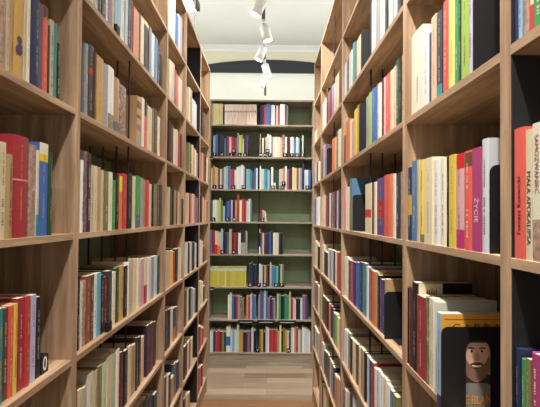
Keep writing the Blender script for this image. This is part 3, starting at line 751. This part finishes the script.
bookend('R2', -1, 386.5, 293, .004, .14, 'black bookend after tan book, below eye level, wide right case')
bookend('R3', 1, 326.9, 148, .006, .13, 'small black bookend beside the orange book, second-last right case')
for (cs, n, px, top) in (('B', 2, 249.2, 138), ('B', -2, 247.2, 268)):
    bookend(cs, n, px, top, .03, .12, 'thin black bookend beside the %s row, end case' % ('plum book' if n == 2 else 'yellow magazine'), h=.15)

# ------------------------------------------------------------------ index letters
def index_block(case, n, px, py, s, label, size=.044, r=.0145, thick=.012, lift=None):
    fr, z0, _ = CASES[case]
    zs = z0+n*SP; k_ = 4.32 if case == 'B' else 1.6
    u, z = fr.hit(px, 217-(zs+.02-EYE)*F/k_, 0); zc = max(z, zs+size/2+.0002) if lift is None else zs+lift+size/2
    if lift is None: zc = zs+size/2+.0003
    e = empty('index_block', fr.world(u, r, zc-size/2), fr.rz)
    q = size/2
    bk = MB().box((-q, -.0135, 0), (q, -.0015, size)).build('block', M_TAG, e, bevel=.001)
    if s:
        v, f = text_geo(s, size*.74)
        link('letter', [(a, -.0139, size/2+b_) for a, b_, _ in v], f, [M_LETTER], parent=bk)
    tag(e, label, 'index block', 'black index letter blocks')
    return e
SP_ = 'eye'
tags = [
 ('B', 2, [(214.6, 'F'), (221.7, 'H'), (231.2, 'J'), (239.6, 'L'), (245.2, 'Ł'), (260.6, 'M'), (265.4, 'N'), (269.8, 'P'), (285, 'S'), (291.8, 'T'), (296.8, 'U'), (302.4, 'Z')], 'second shelf above eyes'),
 ('B', 1, [(214.4, 'J'), (221, 'K'), (233.3, 'L'), (243.6, 'M'), (273.2, 'N'), (281.6, 'O'), (307.4, 'R')], 'first shelf above eyes'),
 ('B', 0, [(213.4, 'Ł'), (227.4, 'V'), (234.2, 'W'), (262.4, 'Z')], 'eye-level shelf'),
 ('B', -1, [(222.3, 'A'), (233.6, 'A')], 'just below eyes'),
 ('B', -2, [(250.2, 'C'), (258.9, 'P'), (264.6, 'K'), (276, 'O'), (281.6, 'P')], 'magazine shelf'),
 ('B', -4, [(257.6, 'T'), (288.6, 'M')], 'bottom shelf')]
NB = {(-1, 222.3): 'below the sky blue book', (-1, 233.6): 'below the maroon book', (-2, 258.9): 'left of the gold book', (-2, 281.6): 'below the dark green book'}
for cs, n, l, ph in tags:
    for px, s in l:
        ex = NB.get((n, px), '')
        index_block(cs, n, px, 0, s, ('small black block with white %s %s, %s, end case' % (s, ex, ph)).replace(' ,', ','))
# second tier of blocks standing on the first
for n, px, s, under in ((2, 233.6, 'K', 'J and L'), (2, 267.6, 'O', 'N and P'), (1, 283.6, 'P', 'O')):
    e = index_block('B', n, px, 0, s, 'black block with white %s raised above %s, end case' % (s, under), lift=.0452)
index_block('L1', -1, 111.2, 0, '', 'unlettered small black block standing before the charcoal book, wide left case', size=.034, r=.0165)
index_block('L1', 2, 117.5, 0, '', 'unlettered small black block before the sky blue book, wide left case', size=.03, r=.011)
# the zero card on the left shelf
fr, z0, _ = CASES['L0']
zs = z0-SP
u, _ = fr.hit(44.8, 365, .022)
e = empty('index_card', fr.world(u, .022, zs+.0003), fr.rz)
MB().box((-.017, 0, 0), (.017, .03, .047)).build('block', M_TAG, e, bevel=.001)
v, f = text_geo('0', .052)
link('digit', [(a*.75, -.0005, .0235+b_) for a, b_, _ in v], f, [M_LETTER], parent=e)
tag(e, 'black block with white 0 beside the black book, nearest left case', 'index block')
# label strips clipped under shelf edges of the end case
def strip(px0, px1, py, label, n):
    fr = FB
    u0, z = fr.hit(px0, py, -.002); u1, _ = fr.hit(px1, py, -.002)
    zt = Z_B+n*SP-T
    e = empty('label_strip', fr.world((u0+u1)/2, 0, 0), 0)
    hw_ = (u1-u0)/2
    MB().box((-hw_, -.004, zt-.024), (hw_, -.0006, zt+T*.8)).build('strip', M_TAG, e)
    rng = random.Random(int(px0)); mb = MB(); x = -hw_*.75
    while x < hw_*.75:
        a = rng.uniform(.003, .006); mb.box((x, -.0046, zt-.012), (x+a, -.0041, zt-.006)); x += a+.0022
    mb.build('printed_line', M_LETTER, e)
    tag(e, label, 'label')
strip(238, 254, 321, 'black label strip left of the middle under the blue books, end case', -3)
strip(257, 275, 322, 'black label strip in the middle above the bottom row, end case', -3)
strip(278, 296, 321, 'black label strip right of the middle under the green books, end case', -3)
strip(209.8, 213.8, 288, 'short black label strip at the left end under yellow magazines', -2)
strip(209.8, 213.2, 158, 'short black label strip at the left end of an upper shelf', 2)

# foot of the tall bookend, modelled apart at the front of the upper right shelf
fr, z0, _ = CASES['R1']
u, _ = fr.hit(478, 62, .004)
# (the foot of the bookend)
e = MB().tube(fr.world(u, .012, Z_R+SP+.0045), fr.world(u+.02, .02, Z_R+SP+.0045), .004, n=10).build('bookend_foot', M_BLACK)
tag(e, 'small black foot of the tall bookend, upper right shelf', 'pen cap')

# ------------------------------------------------------------------ lamps
HT = 1.87
TX = -.058
TZ = EYE+HT
tr = empty('light_track', (TX, 0, 0))
MB().box((-.017, -1.5, TZ+.052), (.017, 6.15, TZ+.085)).build('rail', M_GREYM, tr, bevel=.002)
for yy in (-1.2, 1.3, 6.05):
    MB().tube((0, yy, TZ+.085), (0, yy, CEIL), .0015, n=6).build('suspension_wire', M_GREYM, tr)
tag(tr, 'dark ceiling track running along the aisle and carrying the spotlights', 'light track')

def make_spot(y, side, tilt_y=-.10, label='', power=LAMP_POWER):
    e = empty('track_spotlight', (TX, y, TZ))
    d = Vector(((.45 if side < 0 else .30)*side, tilt_y, -1)).normalized()
    MB().box((-.016, -.05, .030), (.016, .05, .052)).build('adapter', M_WHITE, e, bevel=.003)
    MB().tube((0, 0, .030), (0, 0, -.004), .008, n=12).build('stem', M_GREYM, e, smooth=False)
    a = Vector((.006*side, 0, .0)) - d*.015; q = a + d*.155
    o = MB().tube(a, a+d*.012, .034, .046, n=24).tube(a+d*.012, q, .046, .048, n=24).build('lamp_body', M_WHITE, e)
    for p in o.data.polygons: p.use_smooth = p.area < .01 and len(p.vertices) == 4
    MB().tube(q-d*.004, q+d*.0015, .042, n=24).build('lens', M_LENS, o)
    ld = bpy.data.lights.new('spot_beam', 'SPOT'); ld.energy = power*(1.5 if side > 0 else .8); ld.spot_size = math.radians(105); ld.spot_blend = .9
    ld.shadow_soft_size = .04; ld.color = (1, .965, .92)
    lo = bpy.data.objects.new('spot_beam', ld); COL.objects.link(lo); lo.parent = e
    lo.location = q + d*.01; lo.rotation_euler = d.to_track_quat('-Z', 'Y').to_euler()
    tag(e, label, 'spotlight', 'white track spotlights over the aisle')
    return e
names = ['white cylinder spotlight nearest the top edge, tilted left', 'white cylinder spotlight second from the top, tilted right',
         'white cylinder spotlight in the middle of the five, tilted left', 'white cylinder spotlight before the dark lintel, tilted right',
         'white cylinder spotlight lowest in view, farthest along the track']
for i, (y, s) in enumerate(((3.33, -1), (3.80, 1), (4.29, -1), (4.78, 1), (5.28, -1))):
    make_spot(y, s, tilt_y=.06, label=names[i], power=LAMP_POWER*(.85, .75, .6, .5, .4)[i])
for i, (y, s) in enumerate(((2.6, 1), (1.9, -1), (1.2, 1), (.5, 1), (-.2, 1), (-.9, -1))):
    make_spot(y, s, label='white track spotlight above the frame over the near aisle, ' + ('first beyond the top edge', 'second beyond the top edge', 'third beyond the top edge', 'fourth beyond the top edge', 'above the viewer', 'behind the viewer')[i], tilt_y=.28)

# flood lamp standing on the left row
LZ = Z_L+4*SP
e = empty('flood_lamp', (-.695, 3.02, LZ))
MB().box((-.03, -.05, .0), (.03, .05, .006)).tube((0, 0, .006), (0, 0, .27), .006, n=10).build('stand', M_GREYM, e)
MB().box((-.075, -.10, .265), (.105, .10, .315)).build('housing', M_WHITE, e, bevel=.004)
MB().box((.106, -.10, .262), (.135, .10, .32)).build('end_cap', plain('grey_end_cap', '#5a5f66', .5), e, bevel=.003)
MB().box((-.07, -.095, .260), (.10, .095, .2645)).build('diffuser', M_LENS, e)
pts = [(.128, -.085, .262), (.130, -.10, .20), (.131, -.105, .12), (.127, -.095, .05), (.115, -.08, .006)]
mb = MB()
for a, b_ in zip(pts, pts[1:]): mb.tube(a, b_, .0045, n=8)
mb.build('cable', M_WHITE, e)
tag(e, 'bright flat white lamp with hanging cable on top of the left row', 'lamp')
